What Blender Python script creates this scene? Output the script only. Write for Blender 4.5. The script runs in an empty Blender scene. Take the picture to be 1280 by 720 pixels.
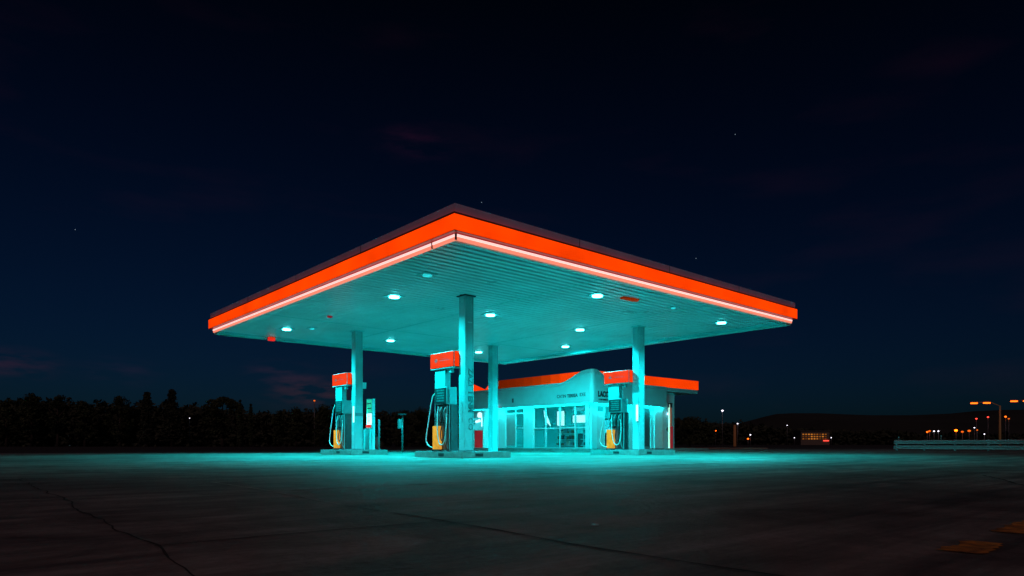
import bpy, bmesh, math, random
from mathutils import Vector, Matrix
R = math.radians
sc = bpy.context.scene
COL = sc.collection
random.seed(7)

# ------------------------------------------------------------------ frame of reference
# world x runs along the canopy's right-hand front edge, y along its left-hand front edge,
# the near canopy corner stands over the origin; the camera stands at CAM
CAM = (-8.93, -12.08, 0.43)
U = (.7516, -.6596)      # camera-right in world xy
F = (.6596, .7516)       # camera-forward in world xy
FOC = 838.4

def far(X, d):
    """metres to the right of the view axis, metres ahead -> world xy"""
    return (CAM[0] + X*U[0] + d*F[0], CAM[1] + X*U[1] + d*F[1])

def ray(px, d):
    return far((px-640)/FOC*d, d)

def zat(py, d):
    return (555-py)/FOC*d + CAM[2]

# ------------------------------------------------------------------ materials
def new_mat(name):
    m = bpy.data.materials.new(name); m.use_nodes = True
    nt = m.node_tree
    return m, nt, nt.nodes['Principled BSDF']

def paint(name, col, rough=.45, metal=0., var=.12, scale=3., bump=0., spec=.5):
    m, nt, p = new_mat(name)
    tc = nt.nodes.new('ShaderNodeTexCoord')
    n = nt.nodes.new('ShaderNodeTexNoise'); n.inputs['Scale'].default_value = scale
    n.inputs['Detail'].default_value = 8; n.inputs['Roughness'].default_value = .65
    nt.links.new(tc.outputs['Object'], n.inputs['Vector'])
    r = nt.nodes.new('ShaderNodeValToRGB')
    r.color_ramp.elements[0].position = .3; r.color_ramp.elements[1].position = .7
    a = [c*(1-var) for c in col]; b = [min(1, c*(1+var*.5)) for c in col]
    r.color_ramp.elements[0].color = (*a, 1); r.color_ramp.elements[1].color = (*b, 1)
    nt.links.new(n.outputs['Fac'], r.inputs['Fac'])
    nt.links.new(r.outputs['Color'], p.inputs['Base Color'])
    rr = nt.nodes.new('ShaderNodeMapRange')
    rr.inputs['To Min'].default_value = max(.05, rough-.1); rr.inputs['To Max'].default_value = min(1, rough+.12)
    nt.links.new(n.outputs['Fac'], rr.inputs['Value']); nt.links.new(rr.outputs['Result'], p.inputs['Roughness'])
    p.inputs['Metallic'].default_value = metal
    p.inputs['Specular IOR Level'].default_value = spec
    if bump:
        b2 = nt.nodes.new('ShaderNodeBump'); b2.inputs['Strength'].default_value = bump
        b2.inputs['Distance'].default_value = .02
        nt.links.new(n.outputs['Fac'], b2.inputs['Height']); nt.links.new(b2.outputs['Normal'], p.inputs['Normal'])
    return m

def glow(name, col, strength, base=None, var=0., scale=.35):
    """things that give off light or get an added glow; var = uneven back-lighting of a light box"""
    m, nt, p = new_mat(name)
    p.inputs['Base Color'].default_value = (*(base or col), 1)
    p.inputs['Roughness'].default_value = .6
    p.inputs['Specular IOR Level'].default_value = .02
    p.inputs['Emission Color'].default_value = (*col, 1)
    p.inputs['Emission Strength'].default_value = strength
    if var:
        tc = nt.nodes.new('ShaderNodeTexCoord')
        n = nt.nodes.new('ShaderNodeTexNoise'); n.inputs['Scale'].default_value = scale; n.inputs['Detail'].default_value = 3
        nt.links.new(tc.outputs['Object'], n.inputs['Vector'])
        mr = nt.nodes.new('ShaderNodeMapRange')
        mr.inputs['From Min'].default_value = .3; mr.inputs['From Max'].default_value = .7
        mr.inputs['To Min'].default_value = strength*(1-var); mr.inputs['To Max'].default_value = strength*(1+var)
        nt.links.new(n.outputs['Fac'], mr.inputs['Value']); nt.links.new(mr.outputs['Result'], p.inputs['Emission Strength'])
    return m

TEAL = (.004, .95, 1.)       # colour of the station's lamps
M = {}
M['white'] = paint('white_paint_cyan_cast', (.42, .70, .72), .38, var=.1)  # white paint with the lamps' cyan cast put into its colour
M['wall'] = paint('wall_render', (.32, .86, .88), .6, var=.1, scale=1.2, bump=.1)  # cyan lamp cast is put into the wall colour
M['fascia'] = paint('fascia_panel_paint', (.18, .66, .68), .35, var=.14, scale=.8)  # fascia colour also carries the cyan lamp cast
M['soffit'] = paint('soffit_metal', (.7, .84, .88), .30, var=.2, scale=.5)
M['pillar'] = paint('pillar_enamel', (.28, .50, .53), .25, var=.12, scale=1.5)  # pillar colour with the cyan lamp cast mixed in
M['coping'] = paint('coping_metal', (.66, .58, .85), .45, var=.15, scale=1.)
M['dark'] = paint('black_plastic', (.025, .028, .03), .4, var=.3)
M['rubber'] = paint('hose_rubber', (.6, .62, .62), .35, var=.2)
M['rubberd'] = paint('dark_hose_rubber', (.25, .27, .27), .35, var=.2)
M['grey'] = paint('grey_metal', (.25, .26, .27), .4, metal=.3)
M['steel'] = paint('galvanised_steel', (.44, .47, .48), .5, metal=.0, var=.25, scale=4)
M['cabinet'] = paint('pump_cabinet_enamel', (.07, .08, .085), .3, var=.25, scale=6)
M['redpaint'] = paint('red_paint', (.62, .03, .03), .35)
M['ink2'] = paint('faded_ink', (.09, .17, .18), .5)
M['ink'] = paint('dark_ink', (.03, .05, .06), .5)
M['floor'] = paint('shop_floor_tile', (.4, .4, .4), .3)
M['bark'] = paint('bark', (.06, .045, .035), .9, bump=.6, scale=5)
M['leaf'] = paint('foliage', (.05, .075, .03), .8, var=.5, scale=.6)
M['leaf2'] = paint('dark_foliage', (.04, .055, .03), .8, var=.5, scale=.6)
M['island'] = paint('island_concrete', (.26, .26, .25), .6, var=.35, scale=5, bump=.3)
M['kerb'] = paint('kerb_stone', (.3, .16, .12), .8, var=.3, scale=4, bump=.3)
M['roofdeck'] = paint('roof_felt', (.1, .1, .1), .9)
M['glow_red'] = glow('orange_light_box', (1., .05, .0), 1.1, (.45, .02, .005), .22, .9)
M['glow_sign'] = glow('pump_sign_light', (1., .036, .001), .95, (.25, .003, .001), .15, 2.)
M['pumpw'] = paint('pump_enamel_cyan_cast', (.16, .36, .38), .35, var=.15, scale=4)  # pump enamel, cyan cast of the lamps put into the colour
M['band_bright'] = glow('roof_band_bright', (1., .05, .0), .9, (.45, .02, .005), .12, .5)
M['band_mid'] = glow('roof_band_mid', (1., .05, .0), .42, (.45, .02, .005), .25, .5)
M['soffit_reflection'] = glow('dim_orange_reflection', (1., .075, .0), .17, (.45, .02, .005), .3, .4)  # orange glow standing for the sign reflection on the soffit
M['strip'] = glow('pink_strip_tube', (1., .62, .58), 1.15)
M['strip2'] = glow('pink_strip_diffuser', (1., .26, .17), .95)
M['lens'] = glow('downlight_lens', (.10, .95, 1.), 22.)
M['lensdim'] = glow('dim_downlight_lens', (.05, .95, 1.), .5)
M['eave'] = glow('added_eave_lamp_lens', TEAL, 125.)
M['inlamp'] = glow('shop_lamp_lens', (.006, .9, .95), 150.)
M['board'] = glow('white_light_board', (.7, 1., 1.), 1.2, var=.2, scale=3)
M['board2'] = glow('teal_light_board', (.05, .62, .68), .6, var=.5, scale=2)
M['guard'] = glow('amber_guard_added_glow', (.72, .33, .04), .95, (.25, .06, .0), .3, 4)  # glow added so the amber shows under the cyan lamps
M['redglow'] = glow('red_panel_glow', (.8, .02, .015), .9, (.6, .03, .03))  # glow added so red panels show under cyan lamps; also the warning lamp
M['dimred'] = glow('dim_red_added_glow', (.2, .008, .015), .9, (.5, .03, .03), .2, 3)  # added glow keeps dark red boards and marks visible under cyan lamps
M['pinkbox'] = glow('pale_pink_light_box', (.9, .85, .9), .95)
M['screen'] = glow('pump_display', (.0, .2, .22), 1., (.02, .05, .05), .5, 14)
M['orange'] = glow('sodium_lamp', (1., .12, .006), 4.)
M['orangebig'] = glow('sodium_floodlight', (1., .11, .003), 9.)
M['orangedim'] = glow('dim_sodium_lamp', (1., .16, .01), 1.)
M['whitelamp'] = glow('white_lamp', (.9, .85, 1.), 3.)
M['reddot'] = glow('red_signal_lamp', (1., .06, .04), 2.5)
M['litwin'] = glow('warm_window', (1., .33, .04), .55, var=.6, scale=.8)
M['starm'] = glow('star', (.6, .8, 1.), .35)

def glass_mat():
    m = bpy.data.materials.new('window_glass'); m.use_nodes = True
    nt = m.node_tree; nt.nodes.clear()
    o = nt.nodes.new('ShaderNodeOutputMaterial'); mx = nt.nodes.new('ShaderNodeMixShader')
    t = nt.nodes.new('ShaderNodeBsdfTransparent'); t.inputs[0].default_value = (.82, .9, .9, 1)
    g = nt.nodes.new('ShaderNodeBsdfGlossy'); g.inputs['Roughness'].default_value = .02
    lw = nt.nodes.new('ShaderNodeLayerWeight'); lw.inputs[0].default_value = .25
    fr = nt.nodes.new('ShaderNodeMapRange'); fr.inputs['To Min'].default_value = .04; fr.inputs['To Max'].default_value = .6
    nt.links.new(lw.outputs['Facing'], fr.inputs['Value'])
    nt.links.new(fr.outputs[0], mx.inputs[0]); nt.links.new(t.outputs[0], mx.inputs[1]); nt.links.new(g.outputs[0], mx.inputs[2])
    nt.links.new(mx.outputs[0], o.inputs[0])
    return m
M['glass'] = glass_mat()

def concrete_mat():
    m, nt, p = new_mat('forecourt_concrete')
    L = nt.links.new; N = nt.nodes.new
    tc = N('ShaderNodeTexCoord')
    big = N('ShaderNodeTexNoise'); big.inputs['Scale'].default_value = .16; big.inputs['Detail'].default_value = 6
    L(tc.outputs['Object'], big.inputs['Vector'])
    # long worn streaks left by tyres and sweeping, across the way cars drive
    mp = N('ShaderNodeMapping'); mp.inputs['Rotation'].default_value = (0, 0, R(41.3)); mp.inputs['Scale'].default_value = (.16, 2.6, 1)
    L(tc.outputs['Object'], mp.inputs['Vector'])
    st = N('ShaderNodeTexNoise'); st.inputs['Scale'].default_value = 1.; st.inputs['Detail'].default_value = 7; st.inputs['Roughness'].default_value = .7
    L(mp.outputs['Vector'], st.inputs['Vector'])
    fine = N('ShaderNodeTexNoise'); fine.inputs['Scale'].default_value = 22; fine.inputs['Detail'].default_value = 8
    L(tc.outputs['Object'], fine.inputs['Vector'])
    r1 = N('ShaderNodeValToRGB'); r1.color_ramp.elements[0].position = .3; r1.color_ramp.elements[1].position = .72
    r1.color_ramp.elements[0].color = (.13, .125, .12, 1); r1.color_ramp.elements[1].color = (.34, .33, .32, 1)
    L(big.outputs['Fac'], r1.inputs['Fac'])
    r2 = N('ShaderNodeValToRGB'); r2.color_ramp.elements[0].position = .36; r2.color_ramp.elements[1].position = .66
    r2.color_ramp.elements[0].color = (.36, .35, .34, 1); r2.color_ramp.elements[1].color = (1.4, 1.36, 1.32, 1)
    L(st.outputs['Fac'], r2.inputs['Fac'])
    mul = N('ShaderNodeMix'); mul.data_type = 'RGBA'; mul.blend_type = 'MULTIPLY'; mul.inputs[0].default_value = 1
    L(r1.outputs[0], mul.inputs[6]); L(r2.outputs[0], mul.inputs[7])
    r3 = N('ShaderNodeMapRange'); r3.inputs['To Min'].default_value = .75; r3.inputs['To Max'].default_value = 1.25
    L(fine.outputs['Fac'], r3.inputs['Value'])
    mul2 = N('ShaderNodeMix'); mul2.data_type = 'RGBA'; mul2.blend_type = 'MULTIPLY'; mul2.inputs[0].default_value = 1
    L(mul.outputs[2], mul2.inputs[6]); L(r3.outputs['Result'], mul2.inputs[7])
    bl = N('ShaderNodeTexNoise'); bl.inputs['Scale'].default_value = 1.1; bl.inputs['Detail'].default_value = 9; bl.inputs['Roughness'].default_value = .7; bl.inputs['Distortion'].default_value = .6
    L(tc.outputs['Object'], bl.inputs['Vector'])
    r4 = N('ShaderNodeValToRGB'); r4.color_ramp.elements[0].position = .36; r4.color_ramp.elements[1].position = .6
    r4.color_ramp.elements[0].color = (.45, .42, .4, 1); r4.color_ramp.elements[1].color = (1.1, 1.08, 1.06, 1)
    L(bl.outputs['Fac'], r4.inputs['Fac'])
    mul3 = N('ShaderNodeMix'); mul3.data_type = 'RGBA'; mul3.blend_type = 'MULTIPLY'; mul3.inputs[0].default_value = 1
    L(mul2.outputs[2], mul3.inputs[6]); L(r4.outputs[0], mul3.inputs[7])
    # round oil drips
    vo = N('ShaderNodeTexVoronoi'); vo.inputs['Scale'].default_value = .55; L(tc.outputs['Object'], vo.inputs['Vector'])
    r5 = N('ShaderNodeValToRGB'); r5.color_ramp.elements[0].position = .05; r5.color_ramp.elements[1].position = .16
    r5.color_ramp.elements[0].color = (.4, .38, .36, 1); r5.color_ramp.elements[1].color = (1, 1, 1, 1)
    L(vo.outputs['Distance'], r5.inputs['Fac'])
    mul4 = N('ShaderNodeMix'); mul4.data_type = 'RGBA'; mul4.blend_type = 'MULTIPLY'; mul4.inputs[0].default_value = .8
    L(mul3.outputs[2], mul4.inputs[6]); L(r5.outputs[0], mul4.inputs[7])
    L(mul4.outputs[2], p.inputs['Base Color'])
    rr = N('ShaderNodeMapRange'); rr.inputs['To Min'].default_value = .5; rr.inputs['To Max'].default_value = .85
    L(st.outputs['Fac'], rr.inputs['Value']); L(rr.outputs['Result'], p.inputs['Roughness'])
    p.inputs['Specular IOR Level'].default_value = .3
    b = N('ShaderNodeBump'); b.inputs['Strength'].default_value = .6; b.inputs['Distance'].default_value = .02
    hm = N('ShaderNodeMath'); hm.operation = 'ADD'; L(fine.outputs['Fac'], hm.inputs[0]); L(bl.outputs['Fac'], hm.inputs[1])
    L(hm.outputs[0], b.inputs['Height']); L(b.outputs['Normal'], p.inputs['Normal'])
    return m
M['concrete'] = concrete_mat()
M['seam'] = paint('joint_filler', (.02, .018, .016), .9, var=.5, scale=6)
M['seamlight'] = paint('pale_joint_sealant', (.42, .38, .34), .8, var=.5, scale=4)
M['yellowpaint'] = paint('worn_yellow_paint', (.7, .27, .03), .7, var=.9, scale=9)
M['field'] = paint('field_ground', (.035, .035, .025), .95, var=.6, scale=.05)
M['asphalt'] = paint('asphalt', (.05, .045, .045), .85, var=.3, scale=1.5)
M['hill'] = paint('hillside', (.035, .042, .03), .95, var=.5, scale=.01)

# ------------------------------------------------------------------ mesh helpers
class MB:
    def __init__(s): s.bm = bmesh.new()
    def box(s, x0, x1, y0, y1, z0, z1, bev=0.):
        vs = [s.bm.verts.new((x, y, z)) for z in (z0, z1) for x, y in ((x0, y0), (x1, y0), (x1, y1), (x0, y1))]
        fs = [(3, 2, 1, 0), (4, 5, 6, 7), (0, 1, 5, 4), (1, 2, 6, 5), (2, 3, 7, 6), (3, 0, 4, 7)]
        fa = [s.bm.faces.new([vs[i] for i in f]) for f in fs]
        if bev:
            es = list({e for f in fa for e in f.edges})
            bmesh.ops.bevel(s.bm, geom=es, offset=bev, segments=2, affect='EDGES', profile=.7)
        return s
    def tube(s, pts, r, n=8, cap=True, taper=None):
        pts = [Vector(p) for p in pts]; rings = []; up = Vector((.13, .21, 1)).normalized()
        for i, p in enumerate(pts):
            t = (pts[min(i+1, len(pts)-1)] - pts[max(i-1, 0)]).normalized()
            a = t.cross(up)
            if a.length < .05: a = t.cross(Vector((1, 0, .1)))
            a.normalize(); b = t.cross(a)
            rr = r if taper is None else r + (taper-r)*i/(len(pts)-1)
            rings.append([s.bm.verts.new(p + (a*math.cos(2*math.pi*k/n) + b*math.sin(2*math.pi*k/n))*rr) for k in range(n)])
        for A, B in zip(rings, rings[1:]):
            for k in range(n): s.bm.faces.new((A[k], A[(k+1) % n], B[(k+1) % n], B[k]))
        if cap: s.bm.faces.new(rings[0][::-1]); s.bm.faces.new(rings[-1])
        return s
    def prism(s, poly, axis, a, b):
        """poly: 2D outline; axis: 'x','y' or 'z' the extrusion axis from a to b"""
        def P(q, w):
            return {'x': (w, q[0], q[1]), 'y': (q[0], w, q[1]), 'z': (q[0], q[1], w)}[axis]
        A = [s.bm.verts.new(P(q, a)) for q in poly]; B = [s.bm.verts.new(P(q, b)) for q in poly]
        n = len(poly)
        s.bm.faces.new(A); s.bm.faces.new(B[::-1])
        for i in range(n): s.bm.faces.new((A[i], B[i], B[(i+1) % n], A[(i+1) % n]))
        return s
    def ball(s, c, r, seg=10, sz=1.):
        bmesh.ops.create_uvsphere(s.bm, u_segments=seg, v_segments=max(6, seg*2//3), radius=r,
                                  matrix=Matrix.Translation(c) @ Matrix.Diagonal((1, 1, sz, 1)))
        return s
    def disc(s, cx, cy, z0, z1, r, n=20):
        return s.prism([(cx + r*math.cos(2*math.pi*k/n), cy + r*math.sin(2*math.pi*k/n)) for k in range(n)], 'z', z0, z1)
    def build(s, name, mat, parent=None, smooth=False):
        bmesh.ops.recalc_face_normals(s.bm, faces=s.bm.faces)
        me = bpy.data.meshes.new(name); s.bm.to_mesh(me); s.bm.free()
        o = bpy.data.objects.new(name, me); COL.objects.link(o)
        me.materials.append(M[mat] if isinstance(mat, str) else mat)
        if smooth:
            for p in me.polygons: p.use_smooth = True
        if parent is not None: o.parent = parent
        return o

def tag(o, label=None, cat=None, group=None, kind=None):
    if label: o['label'] = label
    if cat: o['category'] = cat
    if group: o['group'] = group
    if kind: o['kind'] = kind
    return o

def empty(name, loc, label, cat, group=None, rz=0):
    o = bpy.data.objects.new(name, None); COL.objects.link(o)
    o.location = loc; o.rotation_euler = (0, 0, rz); o.empty_display_size = .2
    return tag(o, label, cat, group)

def copy_tree(o, parent=None):
    c = o.copy(); COL.objects.link(c); c.parent = parent
    for ch in [q for q in bpy.data.objects if q.parent == o]: copy_tree(ch, c)
    return c

def text(body, size, mat, loc, rot, parent, ext=.006, bold=0., sx=1., name='lettering'):
    cu = bpy.data.curves.new(name, 'FONT'); cu.body = body; cu.size = size; cu.extrude = ext
    cu.offset = bold; cu.align_x = 'CENTER'; cu.align_y = 'CENTER'
    t_ = bpy.data.objects.new('t', cu); COL.objects.link(t_)
    bpy.context.view_layer.update()
    me = bpy.data.meshes.new_from_object(t_.evaluated_get(bpy.context.evaluated_depsgraph_get()))
    bpy.data.objects.remove(t_); bpy.data.curves.remove(cu); me.name = name
    me.materials.clear(); me.materials.append(M[mat])
    o = bpy.data.objects.new(name, me); COL.objects.link(o)
    o.location = loc; o.rotation_euler = rot; o.scale = (sx, 1, 1); o.parent = parent
    return o

ROT_W = (R(90), 0, R(-90))   # text on a face looking towards -x
ROT_S = (R(90), 0, 0)        # text on a face looking towards -y

# ------------------------------------------------------------------ ground
def sheet(name, pts, z, mat, thick=0.):
    mb = MB()
    if thick: mb.prism(pts, 'z', z-thick, z)
    else: mb.bm.faces.new([mb.bm.verts.new((x, y, z)) for x, y in pts])
    o = mb.build(name, mat)
    if not thick and o.data.polygons[0].normal.z < 0: o.data.flip_normals()
    return tag(o, kind='structure')

sheet('ground', [(-3000, -3000), (3000, -3000), (3000, 3000), (-3000, 3000)], -.012, 'field')
apron = [far(-60, -8), far(60, -8), far(70, 30), ray(1330, 58), ray(1130, 58), ray(900, 62), ray(800, 70), ray(560, 70), ray(470, 42), ray(400, 33.5), ray(200, 32), far(-40, 31), far(-70, 29)]
ap = sheet('forecourt', apron, 0., 'concrete')
# kerb along the far edge on the right, reddish light put into its colour
a, b = ray(845, 62.6), ray(960, 60.8)
dx, dy = b[0]-a[0], b[1]-a[1]; l = math.hypot(dx, dy); nx, ny = -dy/l*.15, dx/l*.15
tag(MB().prism([a, b, (b[0]+nx, b[1]+ny), (a[0]+nx, a[1]+ny)], 'z', -.01, .09).build('kerb', 'kerb'), kind='structure')
sheet('road', [far(-300, 78), far(300, 78), far(300, 90), far(-300, 90)], -.008, 'asphalt')

def ribbon(name, pts, w, mat, label=None, jit=.02, z=.004):
    """a joint or a crack: a narrow sheet with an uneven outline"""
    mb = MB(); P = []
    for (x0, y0), (x1, y1) in zip(pts, pts[1:]):
        n = max(2, int(math.hypot(x1-x0, y1-y0)/.12))
        for i in range(n): P.append((x0+(x1-x0)*i/n, y0+(y1-y0)*i/n))
    P.append(pts[-1]); prev = None; ox = oy = 0
    for i, (x, y) in enumerate(P):
        q = P[min(i+1, len(P)-1)]; p = P[max(i-1, 0)]
        tx, ty = q[0]-p[0], q[1]-p[1]; L_ = math.hypot(tx, ty) or 1
        ox = ox*.8 + random.uniform(-jit, jit); ww = w*random.uniform(.35, 1.)*.5
        cx, cy = x - ty/L_*ox, y + tx/L_*ox
        a = mb.bm.verts.new((cx - ty/L_*ww, cy + tx/L_*ww, z)); b = mb.bm.verts.new((cx + ty/L_*ww, cy - tx/L_*ww, z))
        if prev: mb.bm.faces.new((prev[0], prev[1], b, a))
        prev = (a, b)
    o = mb.build(name, mat)
    if o.data.polygons[0].normal.z < 0: o.data.flip_normals()
    return tag(o, kind='structure')

ribbon('pavement_crack', [(-8.0, -1.6), (-8.03, -2.2), (-8.1, -4.3), (-8.12, -6.4), (-8.17, -7.95), (-8.22, -9.1), (-8.24, -10.6)], .016, 'seam')
ribbon('pavement_joint', [(-6.72, -7.8), (-6.75, -9.05), (-6.86, -10.3), (-6.84, -11.6)], .022, 'seam', jit=.006)
ribbon('pavement_joint', [(-6.5, -4.2), (-6.55, -6.04), (-6.70, -7.7)], .03, 'seamlight', jit=.008)
ribbon('pavement_joint', [(-8.2, -8.97), (-7.4, -8.99), (-6.76, -9.05)], .022, 'seam', jit=.008)
ribbon('pavement_joint', [(-7.2, -6.15), (-5.0, -6.1), (-3.1, -6.0), (-1.5, -5.9)], .05, 'seam', jit=.012)
ribbon('pavement_joint', [(-1.2, -4.4), (2.1, -4.05), (4.5, -4.0)], .08, 'seam', jit=.02)
ribbon('pavement_joint', [(-9, 4.6), (-3, 4.5), (2, 4.5)], .06, 'seam', jit=.01)
ribbon('pavement_joint', [(-2.1, -8.0), (-2.0, 0), (-2.0, 8)], .05, 'seam', jit=.01)
ribbon('pavement_joint', [(-4, -1.4), (4, -1.3), (9, -1.4), (18, -1.4)], .05, 'seam', jit=.01)
ribbon('pavement_joint', [(-5.0, -12.0), (-2.0, -11.0), (2, -9.4)], .04, 'seam', jit=.02)
# worn yellow paint dashes at the lower right
for x0, x1, y0, y1 in ((-5.85, -5.45, -11.33, -11.17), (-5.0, -4.3, -11.30, -11.14)):
    mb = MB(); n = 14; top = []; bot = []
    for i in range(n+1):
        x = x0 + (x1-x0)*i/n
        top.append(mb.bm.verts.new((x, y1 + random.uniform(-.03, .015), .004)))
        bot.append(mb.bm.verts.new((x, y0 + random.uniform(-.015, .03), .004)))
    for i in range(n): mb.bm.faces.new((bot[i], bot[i+1], top[i+1], top[i]))
    tag(mb.build('road_marking', 'yellowpaint'), kind='structure')
# flattened scrap on the concrete
mb = MB(); mb.prism([(-.02, -.012), (.015, -.016), (.022, .006), (.002, .016), (-.018, .01)], 'z', .001, .008)
o = mb.build('paper_scrap', 'white'); o.location = (-6.27, -9.71, 0)
tag(o, 'small pale paper scrap lying on the dark concrete in front', 'litter')

# ------------------------------------------------------------------ canopy
LAMP_W = 2200.; S = 5.0; CX, CY = 15.755, 16.675
can = empty('canopy', (0, 0, 0), 'large flat square canopy with glowing orange band around its edge over the pumps', 'canopy')
# corrugated underside, ribs along x
mb = MB(); pitch = .27; y = .05; pr = []
while y < CY-.55:
    pr += [(y, S+.06), (y+.08, S+.06), (y+.10, S-.0), (y+pitch-.02, S-.0)]; y += pitch
pr.append((y, S+.022))
va = [mb.bm.verts.new((.05, q[0], q[1])) for q in pr]; vb = [mb.bm.verts.new((CX-.5, q[0], q[1])) for q in pr]
for i in range(len(pr)-1): mb.bm.faces.new((va[i], va[i+1], vb[i+1], vb[i]))
mb.build('soffit', 'soffit', can)
mb = MB()
mb.box(.04, CX, CY-.38, CY, S-.09, S+.06); mb.box(CX-.38, CX, .04, CY-.383, S-.09, S+.06); mb.box(CX-.52, CX-.383, .05, CY-.553, S-.02, S+.06); mb.box(.05, CX-.385, CY-.56, CY-.383, S-.021, S+.06)
mb.build('soffit_trim', 'fascia', can)
mb = MB()
for xx in (5.2, 10.5): mb.box(xx-.03, xx+.03, .06, CY-.56, S-.008, S-.002)
mb.box(.06, CX-.51, 11.3, 11.36, S-.012, S-.003)
mb.build('seam_strip', 'fascia', can)
MB().box(.02, CX-.02, .02, CY-.02, S+.62, S+.74).build('roof_deck', 'roofdeck', can)

def ring(o0, o1, z0, z1, name, mat, cx=CX, cy=CY):
    """square ring: outer face at -o0, inner at +o1, mitred"""
    mb = MB(); out = [(-o0, -o0), (cx+o0, -o0), (cx+o0, cy+o0), (-o0, cy+o0)]; inn = [(o1, o1), (cx-o1, o1), (cx-o1, cy-o1), (o1, cy-o1)]
    for i in range(4):
        j = (i+1) % 4
        mb.prism([out[i], out[j], inn[j], inn[i]], 'z', z0, z1)
    bmesh.ops.remove_doubles(mb.bm, verts=mb.bm.verts, dist=1e-4)
    return mb.build(name, mat, can)

def side_bars(o0, o1, z0, z1, name, mat, gap=.012):
    """one bar per side, butted at the corners"""
    for (x0, x1, y0, y1) in ((-o0, o1, -o0+gap, CY+o0-gap), (o1+gap, CX-o1-gap, -o0, o1), (CX-o1, CX+o0, -o0+gap, CY+o0-gap), (o1+gap, CX-o1-gap, CY-o1, CY+o0)):
        MB().box(x0, x1, y0, y1, z0, z1).build(name, mat, can)

def mitre_bars(o0, o1, z0, z1, name, mat):
    out = [(-o0, -o0), (CX+o0, -o0), (CX+o0, CY+o0), (-o0, CY+o0)]; inn = [(o1, o1), (CX-o1, o1), (CX-o1, CY-o1), (o1, CY-o1)]
    for i in range(4):
        j = (i+1) % 4
        MB().prism([out[i], out[j], inn[j], inn[i]], 'z', z0, z1).build(name, mat, can)

mitre_bars(.0, .05, S-.004, S+.066, 'strip_diffuser', 'strip2')
mitre_bars(.012, .05, S+.07, S+.125, 'light_strip', 'strip')
mitre_bars(-.01, .10, S+.128, S+.148, 'shadow_gap', 'redpaint')
mitre_bars(.128, .08, S+.150, S+.166, 'band_rim', 'redpaint')
mitre_bars(.139, .08, S+.168, S+.525, 'light_band', 'glow_red')
mitre_bars(.158, -.140, S+.515, S+.548, 'band_edge', 'dark')
mitre_bars(.085, .08, S+.53, S+.77, 'coping', 'coping')
for k in range(1, 4):
    MB().box(-.092, -.086, k*CY/4-.006, k*CY/4+.006, S+.563, S+.768).build('coping_joint', 'dark', can); MB().box(k*CX/4-.006, k*CX/4+.006, -.092, -.086, S+.563, S+.768).build('coping_joint', 'dark', can)
MB().box(-.022, .02, .9, .93, S-.012, S+.126).build('strip_clip', 'dark', can); MB().box(-.022, .02, -.02, .006, S-.012, S+.126).build('strip_clip', 'dark', can)

# pillars
W_ = .33
for i, (x, y) in enumerate(((3.51, 4.26), (4.09, 12.27), (11.84, 4.14), (10.78, 11.73))):
    p = MB().box(x, x+W_, y, y+W_, .2 if i < 3 else 0, S+.02, .02).build('pillar', 'pillar', can)
    MB().box(x-.05, x+W_+.05, y-.05, y+W_+.05, S-.03, S+.015).build('collar', 'fascia' if i else 'dark', p)
    MB().box(x-.03, x+W_+.03, y-.03, y+W_+.03, .19 if i < 3 else 0, .24 if i < 3 else .05).build('base_plate', 'grey', p)
    mb = MB(); mb.box(x-.004, x+.0, y+.05, y+.06, .3, S-.05); mb.box(x+W_-.055, x+W_-.045, y-.004, y, .3, S-.05)
    mb.build('seam', 'grey', p)
    if i == 0:
        text('ZAZI', .24, 'ink2', (x+.20, y-.004, 2.48), (R(90), R(90), 0), p, bold=.004, sx=1.05)
        text('I ENM', .25, 'ink2', (x+.20, y-.004, 1.72), (R(90), R(90), 0), p, bold=.012, sx=1.0)
        text('CO', .22, 'ink2', (x+.20, y-.004, 1.05), (R(90), R(90), 0), p, bold=.0, sx=1.2)
        MB().box(x+.1, x+.26, y-.012, y-.002, 4.15, 4.18).build('name_plate', 'white', p)
        MB().tube([(x-.03, y+.17, 1.75), (x-.045, y+.17, 1.6), (x-.045, y+.17, 1.3), (x-.03, y+.17, 1.15)], .016).build('grab_rail', 'white', p)
    if i == 1:
        MB().box(x-.012, x-.002, y+.1, y+.2, 1.3, 1.95).build('notice_plate', 'pinkbox', p)
        MB().box(x+W_+.002, x+W_+.17, y+.02, y+.14, 2.68, 2.92, .01).build('junction_box', 'white', p)
        mb = MB(); mb.box(x-.01, x+W_+.01, y-.008, y-.002, 1.55, 1.68); mb.build('band_plate', 'grey', p)
    if i == 2:
        MB().box(x-.03, x-.002, y+.05, y+.14, 1.32, 1.95, .005).build('notice_plate', 'board', p)

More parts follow.
